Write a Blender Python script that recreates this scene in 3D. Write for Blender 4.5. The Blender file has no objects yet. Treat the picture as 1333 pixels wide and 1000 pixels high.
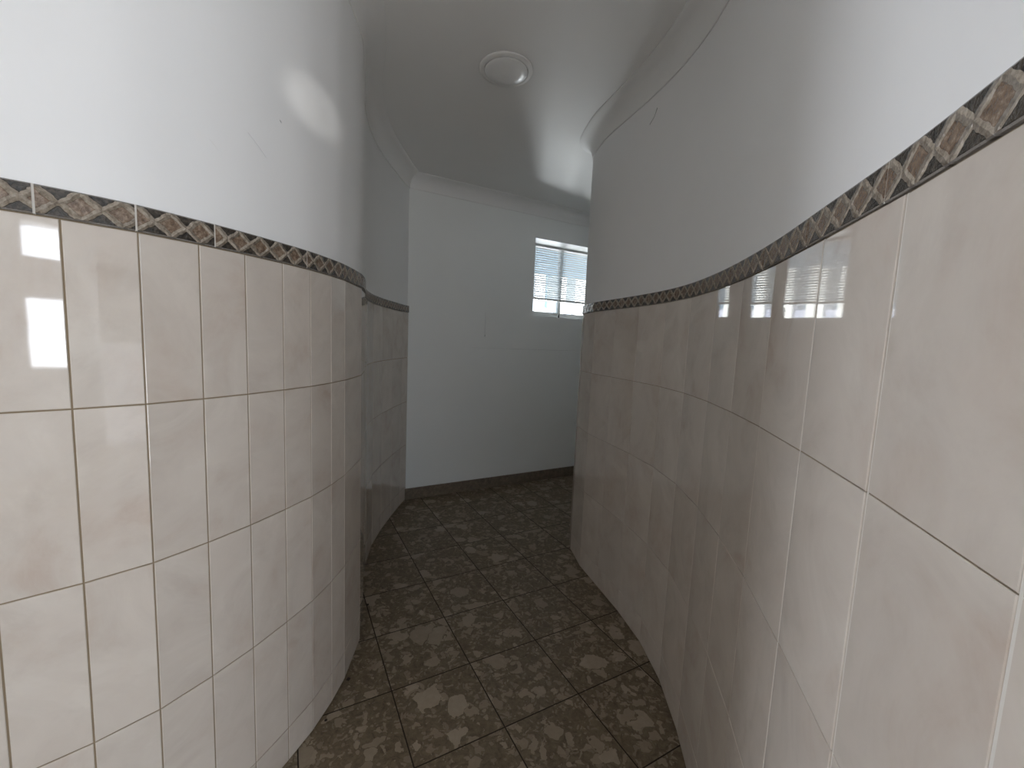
import bpy, bmesh, math, random
from mathutils import Vector, Matrix
random.seed(7)
D = bpy.data
scene = bpy.context.scene
COL = scene.collection

# ------------------------------------------------------------------ camera
HEYE = 1.235
FPX, PITCH, ROLL = 541.63, math.radians(5.879), math.radians(2.472)
cam = D.cameras.new('camera'); cam_ob = D.objects.new('camera', cam); COL.objects.link(cam_ob)
cam.sensor_fit = 'HORIZONTAL'; cam.sensor_width = 36.0
cam.lens = FPX * 36.0 / 1333.0
cam.clip_start = 0.02; cam.clip_end = 200
F = Vector((0, math.cos(PITCH), -math.sin(PITCH)))
U0 = Vector((0, math.sin(PITCH), math.cos(PITCH))); R0_ = Vector((1, 0, 0))
R_ = math.cos(ROLL) * R0_ + math.sin(ROLL) * U0
U_ = -math.sin(ROLL) * R0_ + math.cos(ROLL) * U0
M = Matrix((R_, U_, -F)).transposed().to_4x4(); M.translation = Vector((0, 0, HEYE))
cam_ob.matrix_world = M
scene.camera = cam_ob

# ------------------------------------------------------------------ view, sky, sun, daylight
scene.view_settings.view_transform = 'Standard'
scene.view_settings.look = 'None'
scene.view_settings.gamma = 1.0
scene.view_settings.use_curve_mapping = False
scene.view_settings.exposure = 0.0
try:
    scene.cycles.max_bounces = 14; scene.cycles.diffuse_bounces = 8; scene.cycles.glossy_bounces = 6
    scene.cycles.transparent_max_bounces = 16
    scene.cycles.sample_clamp_indirect = 6.0
    scene.cycles.use_denoising = True
except Exception:
    pass
world = D.worlds.new('sky'); scene.world = world; world.use_nodes = True
wb = world.node_tree.nodes['Background']
wb.inputs['Color'].default_value = (0.53, 0.77, 1.0, 1); wb.inputs['Strength'].default_value = 1.6

def lamp(name, kind, loc, direction, energy, color=(1, 1, 1), **kw):
    l = D.lights.new(name, kind); l.energy = energy; l.color = color
    for k, v in kw.items(): setattr(l, k, v)
    o = D.objects.new(name, l); COL.objects.link(o); o.location = loc
    o.rotation_euler = Vector(direction).to_track_quat('-Z', 'Y').to_euler()
    return o
lamp('sun', 'SUN', (2, -3, 8), (-0.36, 0.50, -0.79), 30.0, (1.0, 0.96, 0.90), angle=0.009)
# daylight coming through the glazed openings of the room behind the camera
lamp('daylight_back_window', 'AREA', (2.33, -2.48, 1.13), (-0.5, 0.87, 0.0), 36, (0.87, 0.915, 1.0), shape='RECTANGLE', size=1.34, size_y=0.58)
lamp('daylight_back_transom', 'AREA', (2.33, -2.48, 1.88), (-0.5, 0.87, -0.1), 17, (0.87, 0.915, 1.0), shape='RECTANGLE', size=1.34, size_y=0.28)
lamp('daylight_open_door', 'AREA', (0.75, -2.46, 0.5), (-0.2, 1.0, 0.0), 13, (0.85, 0.91, 1.0), shape='RECTANGLE', size=1.1, size_y=0.95)
lamp('daylight_side_window', 'AREA', (-2.94, 0.22, 0.55), (1.0, 0.02, 0.0), 43, (0.87, 0.915, 1.0), shape='RECTANGLE', size=0.42, size_y=1.0)
# added narrow spot that makes the soft light patch on the left wall
lamp('wall_patch_spot', 'SPOT', (0.9, -2.3, 1.6), (-0.567 - 0.9, 1.2 + 2.3, 1.85 - 1.6), 150, (1.0, 0.98, 0.95), spot_size=math.radians(2.5), spot_blend=0.8, shadow_soft_size=0.01)
# sunlight bounced up off the bright ground outside the far window
a_ = math.radians(29.41)
lamp('daylight_ground_bounce', 'AREA', (-0.765 + 2.03*math.cos(a_) - 1.5*math.sin(a_), 3.062 + 2.03*math.sin(a_) + 1.5*math.cos(a_), 0.5),
     (-0.57*math.cos(a_) + 0.82*math.sin(a_), -0.57*math.sin(a_) - 0.82*math.cos(a_), 1.1), 270, (0.98, 0.985, 1.0), shape='RECTANGLE', size=0.3, size_y=1.5)

# ------------------------------------------------------------------ helpers
def link(name, me, mat=None, parent=None, smooth=False):
    o = D.objects.new(name, me); COL.objects.link(o)
    if mat is not None:
        for m in (mat if isinstance(mat, (list, tuple)) else [mat]): me.materials.append(m)
    if parent is not None: o.parent = parent
    if smooth:
        for p in me.polygons: p.use_smooth = True
    return o
def obj(name, bm, mat=None, parent=None, smooth=False):
    me = D.meshes.new(name); bm.normal_update(); bm.to_mesh(me); bm.free()
    return link(name, me, mat, parent, smooth)
def struct(o):
    o['kind'] = 'structure'; return o
def thing(name, label, cat, loc=(0, 0, 0), rotz=0.0, group=None):
    o = D.objects.new(name, None); COL.objects.link(o)
    o.location = loc; o.rotation_euler = (0, 0, rotz); o.empty_display_size = 0.05
    o['label'] = label; o['category'] = cat
    if group: o['group'] = group
    return o
def tag(o, label, cat, group=None):
    o['label'] = label; o['category'] = cat
    if group: o['group'] = group
    return o
def box(bm, x0, x1, y0, y1, z0, z1, bevel=0.0, rot=None):
    vs = [bm.verts.new(Vector(c)) for c in ((x0,y0,z0),(x1,y0,z0),(x1,y1,z0),(x0,y1,z0),(x0,y0,z1),(x1,y0,z1),(x1,y1,z1),(x0,y1,z1))]
    fs = [bm.faces.new([vs[i] for i in f]) for f in ((3,2,1,0),(4,5,6,7),(0,1,5,4),(1,2,6,5),(2,3,7,6),(3,0,4,7))]
    if rot is not None:
        for v in vs: v.co = rot @ v.co
    if bevel > 0:
        es = list({e for f in fs for e in f.edges})
        bmesh.ops.bevel(bm, geom=es, offset=bevel, segments=2, affect='EDGES', profile=0.5)
def prism(bm, pts, z0, z1):
    lo = [bm.verts.new((x, y, z0)) for x, y in pts]; hi = [bm.verts.new((x, y, z1)) for x, y in pts]
    n = len(pts)
    for i in range(n):
        bm.faces.new((lo[i], lo[(i+1) % n], hi[(i+1) % n], hi[i]))
    for ring in (lo[::-1], hi):
        f = bm.faces.new(ring); f.normal_update()
        bmesh.ops.triangulate(bm, faces=[f], ngon_method='EAR_CLIP')
    bmesh.ops.recalc_face_normals(bm, faces=bm.faces[:])
def spline(P, n=6):
    P = [Vector(p) for p in P]; out = []
    for i in range(len(P) - 1):
        p0 = P[i-1] if i > 0 else P[0]*2 - P[1]
        p1, p2 = P[i], P[i+1]
        p3 = P[i+2] if i + 2 < len(P) else P[i+1]*2 - P[i]
        for k in range(n):
            t = k / n
            out.append(0.5*((2*p1) + (p2-p0)*t + (2*p0-5*p1+4*p2-p3)*t*t + (3*p1-p0-3*p2+p3)*t**3))
    out.append(P[-1]); return out
def normals(P, side):
    N = []
    for i in range(len(P)):
        a = P[max(0, i-1)]; b = P[min(len(P)-1, i+1)]
        t = (b - a).normalized()
        N.append(Vector((t.y, -t.x)) * side)
    return N
def offset(P, d, side):
    return [p + n*d for p, n in zip(P, normals(P, side))]

# ------------------------------------------------------------------ materials
class NT:
    def __init__(s, name):
        s.m = D.materials.new(name); s.m.use_nodes = True; s.t = s.m.node_tree
        s.b = s.t.nodes['Principled BSDF']; s.out = s.t.nodes['Material Output']
    def n(s, typ, **kw):
        x = s.t.nodes.new(typ)
        for k, v in kw.items(): setattr(x, k, v)
        return x
    def l(s, a, b): s.t.links.new(a, b)
    def math(s, op, a, b=None, c=None):
        x = s.n('ShaderNodeMath', operation=op)
        for i, v in enumerate((a, b, c)):
            if v is None: continue
            if isinstance(v, (int, float)): x.inputs[i].default_value = v
            else: s.l(v, x.inputs[i])
        return x.outputs[0]
    def ramp(s, fac, stops, interp='LINEAR'):
        x = s.n('ShaderNodeValToRGB'); x.color_ramp.interpolation = interp
        e = x.color_ramp.elements
        while len(e) < len(stops): e.new(0.5)
        for q, (p, c) in zip(e, stops): q.position = p; q.color = (*c, 1) if len(c) == 3 else c
        s.l(fac, x.inputs['Fac']); return x.outputs['Color']
    def mix(s, fac, a, b, mode='MIX'):
        x = s.n('ShaderNodeMix', data_type='RGBA', blend_type=mode)
        for sock, v in ((x.inputs[0], fac), (x.inputs[6], a), (x.inputs[7], b)):
            if isinstance(v, (int, float)): sock.default_value = v
            elif isinstance(v, tuple): sock.default_value = (*v, 1) if len(v) == 3 else v
            else: s.l(v, sock)
        return x.outputs[2]
    def noise(s, vec, scale, detail=4, rough=0.55, dist=0.0):
        x = s.n('ShaderNodeTexNoise'); x.inputs['Scale'].default_value = scale; x.inputs['Detail'].default_value = detail
        x.inputs['Roughness'].default_value = rough; x.inputs['Distortion'].default_value = dist
        if vec is not None: s.l(vec, x.inputs['Vector'])
        return x.outputs['Fac']
    def voro(s, vec, scale, feature='F1', rnd=1.0):
        x = s.n('ShaderNodeTexVoronoi', feature=feature); x.inputs['Scale'].default_value = scale
        x.inputs['Randomness'].default_value = rnd
        if vec is not None: s.l(vec, x.inputs['Vector'])
        return x
    def coord(s, which='Object'): return s.n('ShaderNodeTexCoord').outputs[which]
    def bump(s, h, strength, dist=0.002):
        x = s.n('ShaderNodeBump'); x.inputs['Strength'].default_value = strength; x.inputs['Distance'].default_value = dist
        s.l(h, x.inputs['Height']); s.l(x.outputs['Normal'], s.b.inputs['Normal'])
    def set(s, **kw):
        for k, v in kw.items():
            k = k.replace('_', ' ')
            if isinstance(v, (int, float)): s.b.inputs[k].default_value = v
            elif isinstance(v, tuple): s.b.inputs[k].default_value = (*v, 1)
            else: s.l(v, s.b.inputs[k])
        return s

def m_plain(name, col, rough=0.5, spec=0.5, metal=0.0):
    t = NT(name); o = t.coord()
    f = t.noise(o, 25, 3)
    c = t.mix(f, tuple(x*0.94 for x in col), tuple(min(1, x*1.05) for x in col))
    t.set(Base_Color=c, Roughness=rough, Metallic=metal); t.b.inputs['Specular IOR Level'].default_value = spec
    return t.m
def m_plaster(name, col, rough=0.6, bump=0.25, spots=True):
    t = NT(name); o = t.coord()
    f = t.noise(o, 1.6, 5, 0.6); g = t.noise(o, 90, 3, 0.6)
    c = t.mix(f, tuple(x*0.95 for x in col), tuple(min(1, x*1.03) for x in col))
    if spots:
        v = t.voro(o, 7.0)
        r = t.math('LESS_THAN', v.outputs['Distance'], 0.022)
        k = t.math('MULTIPLY', r, t.math('GREATER_THAN', t.noise(o, 3.1, 1), 0.56))
        c = t.mix(t.math('MULTIPLY', k, 0.7), c, (0.2, 0.18, 0.16))
    t.set(Base_Color=c, Roughness=rough); t.b.inputs['Specular IOR Level'].default_value = 0.35
    t.bump(t.math('ADD', g, t.math('MULTIPLY', t.noise(o, 14, 4), 0.8)), bump, 0.0015)
    return t.m
def m_tile(name, base):
    t = NT(name); o = t.coord()
    at = t.n('ShaderNodeAttribute', attribute_name='tile_seed')
    sc = t.n('ShaderNodeVectorMath', operation='SCALE'); t.l(at.outputs['Vector'], sc.inputs[0]); sc.inputs['Scale'].default_value = 23.0
    ad = t.n('ShaderNodeVectorMath', operation='ADD'); t.l(o, ad.inputs[0]); t.l(sc.outputs[0], ad.inputs[1])
    v = ad.outputs[0]
    f = t.noise(v, 5.5, 6, 0.62, 0.8); g = t.noise(v, 14, 5, 0.6, 0.4)
    b = base
    pale = (min(1, b[0]*1.13), min(1, b[1]*1.15), min(1, b[2]*1.16)); pink = (b[0]*0.90, b[1]*0.83, b[2]*0.79)
    c = t.ramp(f, [(0.30, pink), (0.47, b), (0.62, pale), (0.8, pale)])
    c = t.mix(t.ramp(g, [(0.35, (0, 0, 0)), (0.75, (1, 1, 1))]), c, tuple(x*1.08 for x in b))
    sp = t.n('ShaderNodeSeparateColor'); t.l(at.outputs['Color'], sp.inputs[0])
    k = t.math('MULTIPLY_ADD', sp.outputs[0], 0.07, 0.955)
    h = t.n('ShaderNodeHueSaturation'); t.l(k, h.inputs['Value']); t.l(c, h.inputs['Color'])
    t.set(Base_Color=h.outputs['Color'], Roughness=0.035); t.b.inputs['Specular IOR Level'].default_value = 0.68
    t.bump(t.noise(v, 9, 2, 0.4), 0.03, 0.003)
    return t.m
def m_border(name):
    t = NT(name); uv = t.n('ShaderNodeUVMap'); uv.uv_map = 'UVMap'
    sp = t.n('ShaderNodeSeparateXYZ'); t.l(uv.outputs[0], sp.inputs[0])
    o = t.coord()
    wob = t.math('MULTIPLY', t.math('SUBTRACT', t.noise(o, 60, 2), 0.5), 0.24)
    u = t.math('SUBTRACT', t.math('FRACT', t.math('ADD', t.math('DIVIDE', sp.outputs[0], 0.0525), 0.5)), 0.5)
    v = t.math('SUBTRACT', sp.outputs[1], 0.5)
    d = t.math('ADD', t.math('ADD', t.math('ABSOLUTE', u), t.math('MULTIPLY', t.math('ABSOLUTE', v), 1.05)), wob)
    mott = t.noise(o, 130, 4, 0.7)
    brown = t.ramp(mott, [(0.3, (0.07, 0.045, 0.03)), (0.5, (0.19, 0.13, 0.088)), (0.75, (0.38, 0.30, 0.23))])
    cream = t.ramp(mott, [(0.3, (0.17, 0.135, 0.10)), (0.55, (0.39, 0.335, 0.27)), (0.75, (0.54, 0.475, 0.39))])
    dark = t.ramp(mott, [(0.4, (0.018, 0.015, 0.012)), (0.75, (0.10, 0.08, 0.06))])
    c = t.mix(t.math('GREATER_THAN', d, 0.35), brown, cream)
    c = t.mix(t.math('GREATER_THAN', d, 0.63), c, dark)
    edge = t.math('GREATER_THAN', t.math('ABSOLUTE', v), 0.46)
    c = t.mix(edge, c, (0.24, 0.22, 0.20))
    t.set(Base_Color=c, Roughness=0.1)
    ridge = t.math('SUBTRACT', 1.0, t.math('MULTIPLY', t.math('ABSOLUTE', t.math('SUBTRACT', d, 0.49)), 6.0))
    ridge = t.math('MAXIMUM', ridge, 0.0)
    t.bump(t.math('ADD', ridge, t.math('MULTIPLY', mott, 0.5)), 1.0, 0.005)
    return t.m
def m_floor(name, th, size, ox, oy):
    t = NT(name); o = t.coord()
    mp = t.n('ShaderNodeMapping', vector_type='TEXTURE'); t.l(o, mp.inputs['Vector'])
    mp.inputs['Location'].default_value = (ox, oy, 0); mp.inputs['Rotation'].default_value = (0, 0, th)
    mp.inputs['Scale'].default_value = (size, size, 1)
    s = t.n('ShaderNodeSeparateXYZ'); t.l(mp.outputs[0], s.inputs[0])
    def edge(c):
        fr = t.math('FRACT', t.math('ADD', c, 50.0))
        return t.math('MINIMUM', fr, t.math('SUBTRACT', 1.0, fr))
    wob = t.math('MULTIPLY', t.noise(o, 40, 2), 0.003)
    e = t.math('ADD', t.math('MINIMUM', edge(s.outputs[0]), edge(s.outputs[1])), wob)
    grout = t.math('LESS_THAN', e, 0.0085)
    # tile seed -> the chips do not run across the joints
    cx = t.math('FLOOR', s.outputs[0]); cy = t.math('FLOOR', s.outputs[1])
    cb = t.n('ShaderNodeCombineXYZ'); t.l(t.math('MULTIPLY', cx, 3.7), cb.inputs[0]); t.l(t.math('MULTIPLY', cy, 5.3), cb.inputs[1])
    t.l(t.math('ADD', t.math('MULTIPLY', cx, 1.9), t.math('MULTIPLY', cy, 2.3)), cb.inputs[2])
    nz = t.n('ShaderNodeTexNoise'); nz.inputs['Scale'].default_value = 21; nz.inputs['Detail'].default_value = 3; t.l(o, nz.inputs['Vector'])
    vs = t.n('ShaderNodeVectorMath', operation='SCALE'); t.l(nz.outputs['Color'], vs.inputs[0]); vs.inputs['Scale'].default_value = 0.085
    va = t.n('ShaderNodeVectorMath', operation='ADD'); t.l(o, va.inputs[0]); t.l(vs.outputs[0], va.inputs[1])
    vb = t.n('ShaderNodeVectorMath', operation='ADD'); t.l(va.outputs[0], vb.inputs[0]); t.l(cb.outputs[0], vb.inputs[1])
    base = t.ramp(t.noise(vb.outputs[0], 60, 5, 0.7), [(0.3, (0.085, 0.060, 0.036)), (0.55, (0.16, 0.121, 0.076)), (0.8, (0.24, 0.185, 0.122))])
    def chips(scale, thr, gate, c0, c1, prev):
        v = t.voro(vb.outputs[0], scale); ve = t.voro(vb.outputs[0], scale, 'DISTANCE_TO_EDGE')
        sc = t.n('ShaderNodeSeparateColor'); t.l(v.outputs['Color'], sc.inputs[0])
        lim = t.math('MULTIPLY', t.math('ADD', sc.outputs[1], 0.35), thr)
        k = t.math('MULTIPLY', t.math('GREATER_THAN', sc.outputs[0], gate), t.math('LESS_THAN', v.outputs['Distance'], lim))
        k = t.math('MULTIPLY', k, t.math('GREATER_THAN', ve.outputs['Distance'], 0.02))
        c = t.mix(t.math('MULTIPLY', t.math('ADD', sc.outputs[2], t.noise(o, 45, 3)), 0.5), c0, c1)
        return t.mix(t.math('MULTIPLY', k, 0.85), prev, c)
    c = chips(60, 0.55, 0.55, (0.19, 0.15, 0.11), (0.31, 0.255, 0.19), base)
    c = chips(25, 0.50, 0.55, (0.21, 0.17, 0.12), (0.37, 0.305, 0.23), c)
    c = chips(10.5, 0.42, 0.52, (0.23, 0.185, 0.135), (0.42, 0.35, 0.265), c)
    c = t.mix(grout, c, (0.025, 0.017, 0.010))
    rg = t.math('MULTIPLY_ADD', t.noise(o, 12, 4), 0.25, 0.28)
    t.set(Base_Color=c, Roughness=t.math('ADD', rg, t.math('MULTIPLY', grout, 0.4)))
    t.b.inputs['Specular IOR Level'].default_value = 0.4
    t.bump(t.math('SUBTRACT', 1.0, grout), 0.5, 0.002)
    return t.m
def m_stone(name):
    t = NT(name); o = t.coord()
    c = t.ramp(t.noise(o, 35, 5, 0.7), [(0.3, (0.13, 0.10, 0.075)), (0.55, (0.20, 0.16, 0.12)), (0.75, (0.29, 0.24, 0.18))])
    t.set(Base_Color=c, Roughness=0.35); return t.m
def m_glass(name):
    t = NT(name); tr = t.n('ShaderNodeBsdfTransparent'); gl = t.n('ShaderNodeBsdfGlossy'); gl.inputs['Roughness'].default_value = 0.02
    fr = t.n('ShaderNodeFresnel'); fr.inputs['IOR'].default_value = 1.45
    tr.inputs['Color'].default_value = (0.93, 0.96, 0.97, 1)
    mx = t.n('ShaderNodeMixShader'); t.l(fr.outputs[0], mx.inputs[0]); t.l(tr.outputs[0], mx.inputs[1]); t.l(gl.outputs[0], mx.inputs[2])
    t.l(mx.outputs[0], t.out.inputs['Surface']); return t.m
def m_translucent(name, col, k):
    t = NT(name); tl = t.n('ShaderNodeBsdfTranslucent'); tl.inputs['Color'].default_value = (*col, 1)
    f = t.noise(t.coord(), 30, 2)
    t.set(Base_Color=t.mix(f, tuple(x*0.96 for x in col), col), Roughness=0.4)
    mx = t.n('ShaderNodeMixShader'); mx.inputs[0].default_value = k
    t.l(t.b.outputs[0], mx.inputs[1]); t.l(tl.outputs[0], mx.inputs[2]); t.l(mx.outputs[0], t.out.inputs['Surface']); return t.m

PL = m_plaster('white_plaster', (0.86, 0.86, 0.855), 0.45, 0.12)
PLC = m_plaster('ceiling_paint', (0.82, 0.815, 0.80), 0.7, 0.15, False)
PLF = m_plaster('far_wall_paint', (0.84, 0.85, 0.835), 0.4, 0.08)
TILE = m_tile('beige_glazed_tile', (0.575, 0.515, 0.455))
GRL = m_plain('brown_grout', (0.25, 0.19, 0.12), 0.9)
GRR = m_plain('pale_grout', (0.62, 0.59, 0.54), 0.8)
BORD = m_border('diamond_border_glaze')
TH, SZ, OX, OY = 0.49826454, 0.29414393, -0.77310461, 1.45370201
FLOOR = m_floor('breccia_floor_tile', TH, SZ, OX, OY)
STONE = m_stone('brown_stone')
WHITEP = m_plain('white_lacquer', (0.80, 0.80, 0.79), 0.35)
RIM = m_plain('painted_metal_rim', (0.78, 0.775, 0.76), 0.55)
LENS = m_plain('opal_diffuser', (0.86, 0.86, 0.85), 0.25)
GLASS = m_glass('window_glass')
SLAT = m_translucent('blind_slat', (0.92, 0.92, 0.91), 0.62)
DARK = m_plain('dark_plastic', (0.03, 0.03, 0.03), 0.4)
SUNW = m_plaster('outdoor_render', (0.82, 0.81, 0.79), 0.8, 0.3, False)
PANELW = m_plaster('outdoor_shaded_render', (0.40, 0.42, 0.52), 0.8, 0.3, False)  # recess shade between the pillars is put into this lilac panel colour
GROUND = m_plaster('outdoor_paving', (0.24, 0.23, 0.22), 0.9, 0.3, False)
DIRT = m_plain('dirt', (0.035, 0.025, 0.018), 0.9)

# ------------------------------------------------------------------ plan of the place
HC = 2.37
ZR, RH = 1.4077, 0.3258             # underside of the border, height of one tile course
BZ0, BZ1 = 1.409, 1.4565            # border
L = [(-1.115, 0.455), (-0.935, 0.56), (-0.8485, 0.653), (-0.7743, 0.7233), (-0.7112, 0.8002), (-0.6656, 0.8909), (-0.6283, 0.9832), (-0.5969, 1.0836),
     (-0.5725, 1.1781), (-0.5595, 1.281), (-0.5555, 1.374), (-0.5738, 1.5724), (-0.6297, 1.7646), (-0.699, 1.952),
     (-0.752, 2.145), (-0.786, 2.342), (-0.796, 2.542), (-0.793, 2.742), (-0.785, 2.942), (-0.770, 3.096)]
Rr = [(0.282, 0.066), (0.3412, 0.2608), (0.4072, 0.4583), (0.4589, 0.6457), (0.5111, 0.8425), (0.5509, 1.0325),
      (0.5804, 1.2242), (0.5955, 1.436), (0.5815, 1.6315), (0.537, 1.832), (0.480, 2.02), (0.4215, 2.211),
      (0.395, 2.40), (0.398, 2.475), (0.425, 2.53), (0.50, 2.585), (0.674, 2.683), (0.848, 2.781)]
L = [Vector(p) for p in L]; Rr = [Vector(p) for p in Rr]
FA = Vector((-0.765, 3.062)); FD = Vector((math.cos(math.radians(29.41)), math.sin(math.radians(29.41)))); FN = Vector((FD.y, -FD.x))   # far wall: origin, direction, normal into the room
def fw(s, d, z=0.0):
    p = FA + FD*s + FN*d; return Vector((p.x, p.y, z))

# ------------------------------------------------------------------ floor, ceiling, ground
def yfar(x, e): return FA.y + (x - FA.x) * FD.y/FD.x + e
poly = [(-3.2, -4.3), (3.4, -4.3), (3.4, yfar(3.4, 0.33)), (-3.2, yfar(-3.2, 0.33))]
bm = bmesh.new(); prism(bm, poly, -0.12, 0.0); struct(obj('floor', bm, FLOOR))
bm = bmesh.new(); prism(bm, poly, HC, HC + 0.2); struct(obj('ceiling', bm, PLC))  # slab runs on past the back wall, an added overhang to block the sun
bm = bmesh.new(); box(bm, -30, 30, -30, 40, -0.6, -0.3); struct(obj('ground', bm, GROUND))

# ------------------------------------------------------------------ curved walls
def curved_wall(name, P, side, back, front_extra_start=(), front_extra_end=()):
    S = offset(spline(P, 7), -0.0065, side)
    pts = [tuple(p) for p in front_extra_start] + [tuple(p) for p in S] + [tuple(p) for p in front_extra_end] + back
    bm = bmesh.new(); prism(bm, pts, -0.01, HC + 0.01)
    o = struct(obj(name, bm, PL))
    n = len(pts)
    for p in o.data.polygons[:n]: p.use_smooth = True
    o.data.set_sharp_from_angle(angle=math.radians(28))
    return o
def cladding(name, P, side, parent, grout, tilts={}, pale={}):
    bm = bmesh.new(); lay = bm.faces.layers.float_vector.new('tile_seed')
    rows = [(ZR - RH*(k+1), ZR - RH*k) for k in range(4)] + [(0.0, ZR - RH*4)]
    g = 0.0014 if side > 0 else 0.0007; ch = 0.0012 if side > 0 else 0.0008; th = 0.0022
    # bed of grout behind the tiles
    B = offset(P, -th, side)
    for i in range(len(P) - 1):
        a, b = B[i], B[i+1]
        q = [bm.verts.new((a.x, a.y, 0)), bm.verts.new((b.x, b.y, 0)), bm.verts.new((b.x, b.y, ZR+0.001)), bm.verts.new((a.x, a.y, ZR+0.001))]
        if side < 0: q = q[::-1]
        f = bm.faces.new(q); f.material_index = 1
    rs = random.Random(len(P))
    for i, w in pale.items():
        t = (P[i+1] - P[i-1]).normalized(); n = Vector((t.y, -t.x))*side; q = P[i] + n*(-0.0012)
        vs = [bm.verts.new((q.x+t.x*e, q.y+t.y*e, z)) for e, z in ((-w, 0), (w, 0), (w, ZR), (-w, ZR))]
        if side < 0: vs = vs[::-1]
        bm.faces.new(vs).material_index = 2
    for i in range(len(P) - 1):
        a, b = P[i], P[i+1]; t = (b - a).normalized(); n = Vector((t.y, -t.x))*side
        ga, gb = pale.get(i, g), pale.get(i+1, g)
        Ln = (b - a).length
        for z0, z1 in rows:
            seed = (rs.random(), rs.random(), rs.random())
            tilt = rs.uniform(-1, 1)*0.00015 + tilts.get(i, 0.0)
            def pt(s, z, d): 
                p = a + t*s + n*d; return bm.verts.new((p.x, p.y, z))
            zb = z0 + (g if z0 > 0 else 0.004); zt = z1 - g
            lo = [pt(ga, zb, -th), pt(Ln-gb, zb, -th), pt(Ln-gb, zt, -th), pt(ga, zt, -th)]
            mid = [pt(ga, zb, tilt-0.0008), pt(Ln-gb, zb, -tilt-0.0008), pt(Ln-gb, zt, -tilt-0.0008), pt(ga, zt, tilt-0.0008)]
            top = [pt(ga+ch, zb+ch, tilt), pt(Ln-gb-ch, zb+ch, -tilt), pt(Ln-gb-ch, zt-ch, -tilt), pt(ga+ch, zt-ch, tilt)]
            fs = [top]
            for k in range(4):
                j = (k+1) % 4
                fs += [[lo[k], lo[j], mid[j], mid[k]], [mid[k], mid[j], top[j], top[k]]]
            for q in fs:
                if side < 0: q = q[::-1]
                f = bm.faces.new(q); f[lay] = seed; f.material_index = 0
    return obj(name, bm, [TILE, grout, GRR], parent)
def border(name, P, side, parent, s_off, step):
    S = spline(P, 8); S = offset(S, 0.0, side)
    acc = [0.0]
    for i in range(1, len(S)): acc.append(acc[-1] + (S[i]-S[i-1]).length)
    N = normals(S, side)
    def at(s):
        for i in range(1, len(S)):
            if acc[i] >= s or i == len(S)-1:
                k = (s - acc[i-1]) / max(1e-9, acc[i]-acc[i-1]); return S[i-1].lerp(S[i], k), N[i-1].lerp(N[i], k).normalized()
    bm = bmesh.new(); uv = bm.loops.layers.uv.new('UVMap')
    cuts = [0.0]; s = s_off
    while s < acc[-1] - 0.02:
        if s > 0.02: cuts.append(s)
        s += step if isinstance(step, float) else step.pop(0) if step else 0.2
    cuts.append(acc[-1])
    def quad(vs, uvs, mi=0):
        if side < 0: vs, uvs = vs[::-1], uvs[::-1]
        f = bm.faces.new(vs); f.material_index = mi
        for lp, q in zip(f.loops, uvs): lp[uv].uv = q
    for c0, c1 in zip(cuts[:-1], cuts[1:]):
        a, b = c0 + 0.0016, c1 - 0.0016
        n = max(1, int((b-a)/0.02)); ring = []
        for k in range(n+1):
            s = a + (b-a)*k/n; p, nn = at(s)
            prof = [(-0.006, BZ0), (0.0020, BZ0), (0.0034, BZ0+0.0025), (0.0034, BZ1-0.0025), (0.0020, BZ1), (-0.006, BZ1)]
            ring.append(([bm.verts.new((p.x+nn.x*d, p.y+nn.y*d, z)) for d, z in prof], s - a, [(z-BZ0)/(BZ1-BZ0) for d, z in prof]))
        for (r0, u0, v0), (r1, u1, v1) in zip(ring[:-1], ring[1:]):
            for j in range(5):
                quad([r0[j], r1[j], r1[j+1], r0[j+1]], [(u0, v0[j]), (u1, v1[j]), (u1, v1[j+1]), (u0, v0[j+1])])
        for r, u, v in (ring[0], ring[-1]):
            f = bm.faces.new(r)
            for lp, vv in zip(f.loops, v): lp[uv].uv = (u, vv)
    # joint filler between the pieces
    for c in cuts[1:-1]:
        p0, n0 = at(c-0.0018); p1, n1 = at(c+0.0018)
        q = [bm.verts.new((p.x+nn.x*0.0022, p.y+nn.y*0.0022, z)) for p, nn, z in ((p0,n0,BZ0),(p1,n1,BZ0),(p1,n1,BZ1),(p0,n0,BZ1))]
        quad(q, [(0,0)]*4, 1)
    o = obj(name, bm, [BORD, GRR], parent)
    bmo = bmesh.new(); bmo.from_mesh(o.data); bmesh.ops.recalc_face_normals(bmo, faces=bmo.faces[:]); bmo.to_mesh(o.data); bmo.free()
    return o
def cornice(name, P, side, w=0.08, h=0.095):
    # small plaster cove with a fillet on the wall and one on the ceiling
    prof = [(-0.004, HC-h-0.001), (0.0035, HC-h-0.001), (0.006, HC-h+0.004)]
    for k in range(7):
        a = math.pi/2*k/6
        prof.append((0.006 + (w-0.013)*(1-math.cos(a)), HC-h+0.006 + (h-0.014)*math.sin(a)))
    prof += [(w-0.004, HC-0.006), (w, HC-0.004), (w, HC+0.002), (-0.004, HC+0.002)]
    N = normals(P, side); bm = bmesh.new(); rings = []
    for p, n in zip(P, N):
        rings.append([bm.verts.new((p.x+n.x*d, p.y+n.y*d, z)) for d, z in prof])
    for r0, r1 in zip(rings[:-1], rings[1:]):
        for j in range(len(prof)):
            k = (j+1) % len(prof); bm.faces.new((r0[j], r1[j], r1[k], r0[k]))
    bm.faces.new(rings[0]); bm.faces.new(rings[-1][::-1])
    bmesh.ops.recalc_face_normals(bm, faces=bm.faces[:])
    o = struct(obj(name, bm, PLC, smooth=True)); o.data.set_sharp_from_angle(angle=math.radians(50)); return o

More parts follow.
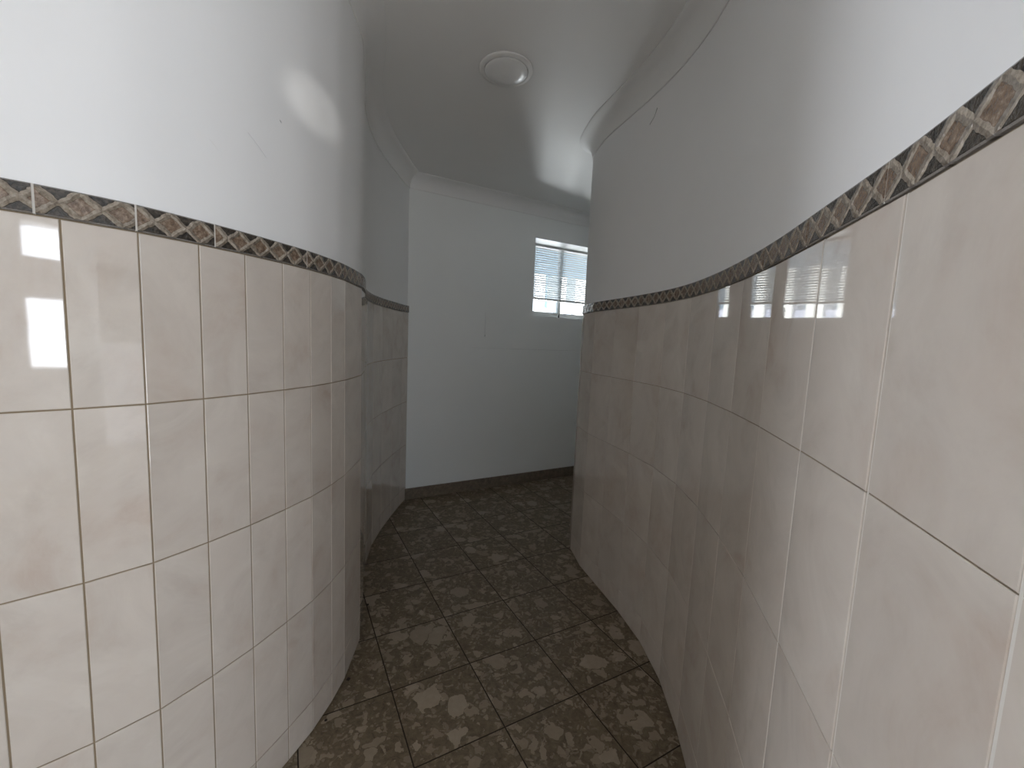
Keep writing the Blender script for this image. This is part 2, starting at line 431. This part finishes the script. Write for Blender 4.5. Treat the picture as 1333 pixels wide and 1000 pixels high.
wl = curved_wall('wall_left', L, 1, [(-0.93, 3.0), (-0.93, 2.2), (-0.78, 1.7), (-0.70, 1.4), (-0.74, 1.1), (-0.88, 0.85), (-1.05, 0.70), (-1.3, 0.58), (-3.1, 0.58)], [(-3.1, 0.44), (-1.5, 0.44)])
cladding('tile_cladding', L, 1, wl, GRL)
border('decorative_border', L, 1, wl, 0.41, [0.125, 0.135, 0.255, 0.2, 0.2, 0.2, 0.2, 0.2, 0.2, 0.2, 0.2])
endR = [(2.05, 3.458)]
wr = curved_wall('wall_right', Rr, -1, [(2.10, 3.34), (0.90, 2.66), (0.60, 2.48), (0.56, 2.35), (0.60, 2.15), (0.68, 1.85), (0.72, 1.55), (0.72, 1.25), (0.65, 0.9), (0.55, 0.5), (0.45, 0.2), (0.42, 0.186), (3.2, 0.186), (3.2, 0.066)], [], endR)
cladding('tile_cladding', Rr, -1, wr, GRL, {2: 0.0012, 3: -0.0006, 5: -0.0004}, {1: 0.0020, 2: 0.0017, 3: 0.0014, 4: 0.0010, 5: 0.0008})
border('decorative_border', Rr, -1, wr, 0.02, 0.215)

# ------------------------------------------------------------------ far wall with its window
WS0, WS1, WZ0, WZ1, WDEP = 1.047, 1.92, 1.455, 2.10, 0.24
def frame_pts(): pass
ROT = Matrix((( FD.x, FN.x*-1, 0), (FD.y, FN.y*-1, 0), (0, 0, 1))).to_4x4(); ROT.translation = Vector((FA.x, FA.y, 0))   # local x along the wall, y outwards
def fbox(bm, s0, s1, d0, d1, z0, z1, bevel=0.0): box(bm, s0, s1, d0, d1, z0, z1, bevel, ROT)
bm = bmesh.new()
fbox(bm, -0.35, WS0, 0, 0.30, 0, HC); fbox(bm, WS1, 2.75, 0, 0.30, 0, HC)
fbox(bm, WS0, WS1, 0, 0.30, 0, WZ0); fbox(bm, WS0, WS1, 0, 0.222, WZ1, HC); fbox(bm, WS0, WS1, 0.222, 0.30, WZ1+0.05, HC)
bmesh.ops.remove_doubles(bm, verts=bm.verts[:], dist=1e-5)
wf = struct(obj('wall_far', bm, PLF))
bm = bmesh.new(); fbox(bm, -0.02, 2.6, -0.012, 0.0, 0.0, 0.088, 0.003); struct(obj('baseboard_far', bm, STONE))
cornice('trim_1', [Vector(fw(s, 0)[:2]) for s in (-0.02, 0.5, 1.0, 1.5, 2.0, 2.6)], 1)
# rest of the shell
bm = bmesh.new(); prism(bm, [tuple(fw(2.6, 0.0)[:2]), tuple(fw(2.75, 0.0)[:2]), (2.3, 3.40), (2.05, 3.44)], 0, HC); struct(obj('wall_end', bm, PL))
bm = bmesh.new()
box(bm, -3.1, 0.2, -2.65, -2.5, 0, HC); box(bm, 0.2, 1.3, -2.65, -2.5, 2.12, HC); box(bm, 1.3, 1.66, -2.65, -2.5, 0, HC); box(bm, 3.0, 3.2, -2.65, -2.5, 0, HC)
box(bm, 1.66, 3.0, -2.65, -2.5, 0, 0.84); box(bm, 1.66, 3.0, -2.65, -2.5, 1.42, 1.74); box(bm, 1.66, 3.0, -2.65, -2.5, 2.02, HC)
struct(obj('wall_back', bm, PL))
bm = bmesh.new()
box(bm, -3.1, -2.97, -2.5, 0.08, 0, HC); box(bm, -3.1, -2.97, 0.08, 0.44, 2.06, HC)
struct(obj('wall_side', bm, PL))
bm = bmesh.new(); box(bm, 3.2, 3.35, -2.65, 0.186, 0, HC); struct(obj('wall_east', bm, PL))

cornice('trim_2', offset(spline(L, 7), -0.006, 1), 1)
cornice('trim_3', offset(spline(Rr, 7), -0.006, -1), -1)

# window 1: white sliding frame set deep in the wall, its head behind the lintel
bm = bmesh.new(); fr = 0.03; FT = WZ1 + 0.05
fbox(bm, WS0, WS1, 0.225, 0.275, WZ0, WZ0+fr, 0.003); fbox(bm, WS0, WS1, 0.225, 0.275, FT-fr, FT, 0.003)
fbox(bm, WS0, WS0+fr, 0.225, 0.275, WZ0+fr, FT-fr, 0.003); fbox(bm, WS1-fr, WS1, 0.225, 0.275, WZ0+fr, FT-fr, 0.003)
win = struct(obj('window_1', bm, WHITEP))
mid = 0.5*(WS0+WS1)
for k, (s0, s1, d) in enumerate(((WS0+fr, mid+0.016, 0.230), (mid-0.016, WS1-fr, 0.252))):
    bm = bmesh.new(); b = 0.032
    fbox(bm, s0, s1, d, d+0.018, WZ0+fr, WZ0+fr+b, 0.002); fbox(bm, s0, s1, d, d+0.018, FT-fr-b, FT-fr, 0.002)
    fbox(bm, s0, s0+b, d, d+0.018, WZ0+fr+b, FT-fr-b, 0.002); fbox(bm, s1-b, s1, d, d+0.018, WZ0+fr+b, FT-fr-b, 0.002)
    sash = obj('sash', bm, WHITEP, win)
    bm = bmesh.new(); fbox(bm, s0+b-0.005, s1-b+0.005, d+0.007, d+0.011, WZ0+fr+b-0.005, FT-fr-b+0.005)
    obj('pane', bm, GLASS, sash)
    if k == 0:
        bm = bmesh.new(); fbox(bm, s1-0.026, s1-0.008, d-0.012, d, 1.78, 1.82, 0.003)
        obj('latch', bm, DARK, sash)

# venetian blind
bl = thing('venetian_blind', 'white venetian blind half drawn in the small window on the far wall', 'blind', fw((WS0+WS1)/2, -0.19, 0))
INV = Matrix.Translation(-Vector(bl.location))
bw0, bw1, bd = WS0+0.012, WS1-0.012, 0.19
def bobj(name, bm, mat):
    bm.transform(INV); return obj(name, bm, mat, bl)
bm = bmesh.new(); fbox(bm, bw0, bw1, bd-0.013, bd+0.013, WZ1-0.018, WZ1-0.001, 0.002); bobj('headrail', bm, WHITEP)
bm = bmesh.new(); zs = WZ1-0.03; ztop = zs; rail0, rail1 = 1.607, 1.607
n = 22
for k in range(n):
    z = zs - (zs - 1.652)*k/(n-1); tl = math.radians(-24 + random.uniform(-4, 4)); hw = 0.0125
    N_ = 5; rows = []
    for j in range(N_):
        q = -hw + 2*hw*j/(N_-1); crown = 0.0022*(1-(q/hw)**2)
        y = bd + q*math.cos(tl) - crown*math.sin(tl); zz = z + q*math.sin(tl) + crown*math.cos(tl)
        rows.append((y, zz))
    vs0 = [bm.verts.new(ROT @ Vector((bw0+0.004, y, zz))) for y, zz in rows]; vs1 = [bm.verts.new(ROT @ Vector((bw1-0.004, y, zz))) for y, zz in rows]
    vt0 = [bm.verts.new(ROT @ Vector((bw0+0.004, y, zz-0.0006))) for y, zz in rows]; vt1 = [bm.verts.new(ROT @ Vector((bw1-0.004, y, zz-0.0006))) for y, zz in rows]
    for j in range(N_-1):
        bm.faces.new((vs0[j], vs1[j], vs1[j+1], vs0[j+1])); bm.faces.new((vt0[j+1], vt1[j+1], vt1[j], vt0[j]))
    bm.faces.new((vs0[0], vt0[0], vt1[0], vs1[0])); bm.faces.new((vs0[-1], vs1[-1], vt1[-1], vt0[-1]))
bobj('slats', bm, SLAT)
bm = bmesh.new(); fbox(bm, bw0+0.002, bw1-0.002, bd-0.013, bd+0.013, 1.618, 1.638, 0.003); bobj('bottom_rail', bm, WHITEP)
for s in (WS0+0.13, mid, WS1-0.13):
    bm = bmesh.new()
    for d in (bd-0.0135, bd+0.0135): fbox(bm, s-0.0008, s+0.0008, d-0.0008, d+0.0008, 1.62, WZ1-0.02)
    bobj('ladder_cord', bm, WHITEP)
bm = bmesh.new(); sx = mid-0.045
fbox(bm, sx-0.0015, sx+0.0015, bd-0.022, bd-0.019, 1.50, WZ1-0.02); pc = bobj('pull_cord', bm, WHITEP)
bm = bmesh.new(); bmesh.ops.create_cone(bm, cap_ends=True, segments=12, radius1=0.008, radius2=0.003, depth=0.035)
bm.transform(Matrix.Translation(ROT @ Vector((sx, bd-0.0205, 1.488)))); bm.transform(INV); obj('tassel', bm, DARK, pc)

# ------------------------------------------------------------------ ceiling light
cl = thing('ceiling_light', 'round white flush ceiling light above the bend of the corridor', 'ceiling light', (-0.081, 1.875, HC))
def lathe(prof, seg=64):
    bm = bmesh.new(); rings = []
    for r, z in prof:
        rings.append([bm.verts.new((r*math.cos(2*math.pi*k/seg), r*math.sin(2*math.pi*k/seg), z)) for k in range(seg)] if r > 1e-6 else [bm.verts.new((0, 0, z))])
    for a, b in zip(rings[:-1], rings[1:]):
        for k in range(seg):
            j = (k+1) % seg
            if len(a) == 1: bm.faces.new((a[0], b[k], b[j]))
            elif len(b) == 1: bm.faces.new((a[k], b[0], a[j]))
            else: bm.faces.new((a[k], b[k], b[j], a[j]))
    bmesh.ops.recalc_face_normals(bm, faces=bm.faces[:]); return bm
obj('rim', lathe([(0.113, -0.0015), (0.1125, -0.006), (0.109, -0.009), (0.095, -0.011), (0.0925, -0.010), (0.0925, -0.002), (0.113, -0.0015)]), RIM, cl, True).data.set_sharp_from_angle(angle=math.radians(40))
obj('diffuser', lathe([(0.0905, -0.002), (0.0905, -0.012), (0.088, -0.0135), (0.06, -0.0150), (0.03, -0.0158), (0.0, -0.016)]), LENS, cl, True).data.set_sharp_from_angle(angle=math.radians(40))

# ------------------------------------------------------------------ outside the window
gw = thing('garden_wall', 'sunlit white garden wall with pillars seen through the far window', 'wall', fw(3.2, -6.0, -0.3))
INV2 = Matrix.Translation(-Vector(gw.location))
def gobj(name, bm, mat):
    bm.transform(INV2); return obj(name, bm, mat, gw)
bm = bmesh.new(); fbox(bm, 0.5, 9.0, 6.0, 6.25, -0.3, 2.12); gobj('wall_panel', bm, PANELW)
for s, w_ in ((2.94, 0.31), (3.55, 0.2), (4.0, 0.35), (4.75, 0.3), (5.4, 0.3), (6.0, 0.35)):
    bm = bmesh.new(); fbox(bm, s, s+w_, 5.9, 6.35, -0.3, 2.95, 0.01); gobj('pillar', bm, SUNW)

# ------------------------------------------------------------------ crumbs of dirt along the foot of the left wall
def crumb(x, y, r, label):
    bm = bmesh.new(); bmesh.ops.create_icosphere(bm, subdivisions=2, radius=r)
    for v in bm.verts:
        v.co *= 1 + random.uniform(-0.3, 0.25); v.co.z *= 0.6
    z = min(v.co.z for v in bm.verts)
    o = obj('dirt_crumb', bm, DIRT); o.location = (x, y, -z); tag(o, label, 'dirt', 'dirt crumbs by the left wall'); return o

for x, y, r, lab in ((-0.541, 1.373, 0.007, 'largest dark dirt crumb at the foot of the left tiled wall'),
                     (-0.549, 1.213, 0.0045, 'small dark dirt crumb by the left tiled wall, nearest to the viewer'),
                     (-0.619, 1.795, 0.006, 'dark dirt crumb deep in the bend by the left tiled wall, farthest back')):
    crumb(x, y, r, lab)

# ------------------------------------------------------------------ scratches and specks on the paint
def scratch(name, wall, pts, side, r, mat=None):
    bm = bmesh.new(); P = [Vector(p) for p in pts]; d = [Vector((side[0], side[1], 0)).normalized()*0.0075]*len(P)
    rings = []
    for i, p in enumerate(P):
        t = (P[min(i+1, len(P)-1)] - P[max(i-1, 0)]).normalized(); q = t.cross(Vector((side[0], side[1], 0)).normalized()).normalized()
        w = r * (0.35 if i in (0, len(P)-1) else 1.0); c = p - d[i]; n = Vector((side[0], side[1], 0)).normalized()
        rings.append([bm.verts.new(c + q*w), bm.verts.new(c + n*0.0022), bm.verts.new(c - q*w), bm.verts.new(c - n*0.004)])
    for a, b in zip(rings[:-1], rings[1:]):
        for k in range(4):
            bm.faces.new((a[k], b[k], b[(k+1) % 4], a[(k+1) % 4]))
    bm.faces.new(rings[0][::-1]); bm.faces.new(rings[-1])
    bmesh.ops.recalc_face_normals(bm, faces=bm.faces[:])
    return obj(name, bm, mat or SCR, wall)
SCR = m_plain('scratch_grey', (0.33, 0.32, 0.31), 0.8)
scratch('scratch', wl, [(-0.6229, 1.0006, 1.6835), (-0.6158, 1.0231, 1.6672), (-0.6084, 1.0467, 1.6482)], (0.94, -0.34), 0.0011)
scratch('scratch', wl, [(-0.6538, 0.92, 1.6302), (-0.6504, 0.9285, 1.6234), (-0.6475, 0.9356, 1.6158)], (0.93, -0.37), 0.0007)
scratch('paint_chip', wl, [(-0.5961, 1.0869, 1.7542), (-0.5949, 1.0915, 1.7493)], (0.96, -0.26), 0.0018, DARK)
scratch('scratch', wr, [(0.5408, 1.8147, 2.212), (0.5365, 1.8335, 2.1857), (0.5279, 1.8621, 2.1692)], (-0.97, -0.24), 0.0012)
n_ = (FN.x, FN.y)
p0 = [fw(0.607, 0.0072, z) for z in (1.455, 1.40, 1.33, 1.275)]
HAIR = m_plain('hairline_grey', (0.5, 0.5, 0.49), 0.8)
scratch('scratch', wf, p0, n_, 0.0012, HAIR)
p1 = [fw(0.609, 0.0072, z) for z in (1.277, 1.262)]
scratch('paint_chip', wf, p1, n_, 0.005, DARK)
p2 = [fw(s_, 0.0072, 1.171) for s_ in (0.50, 0.9, 1.3, 1.7)]
scratch('paint_crack', wf, p2, n_, 0.0011, HAIR)
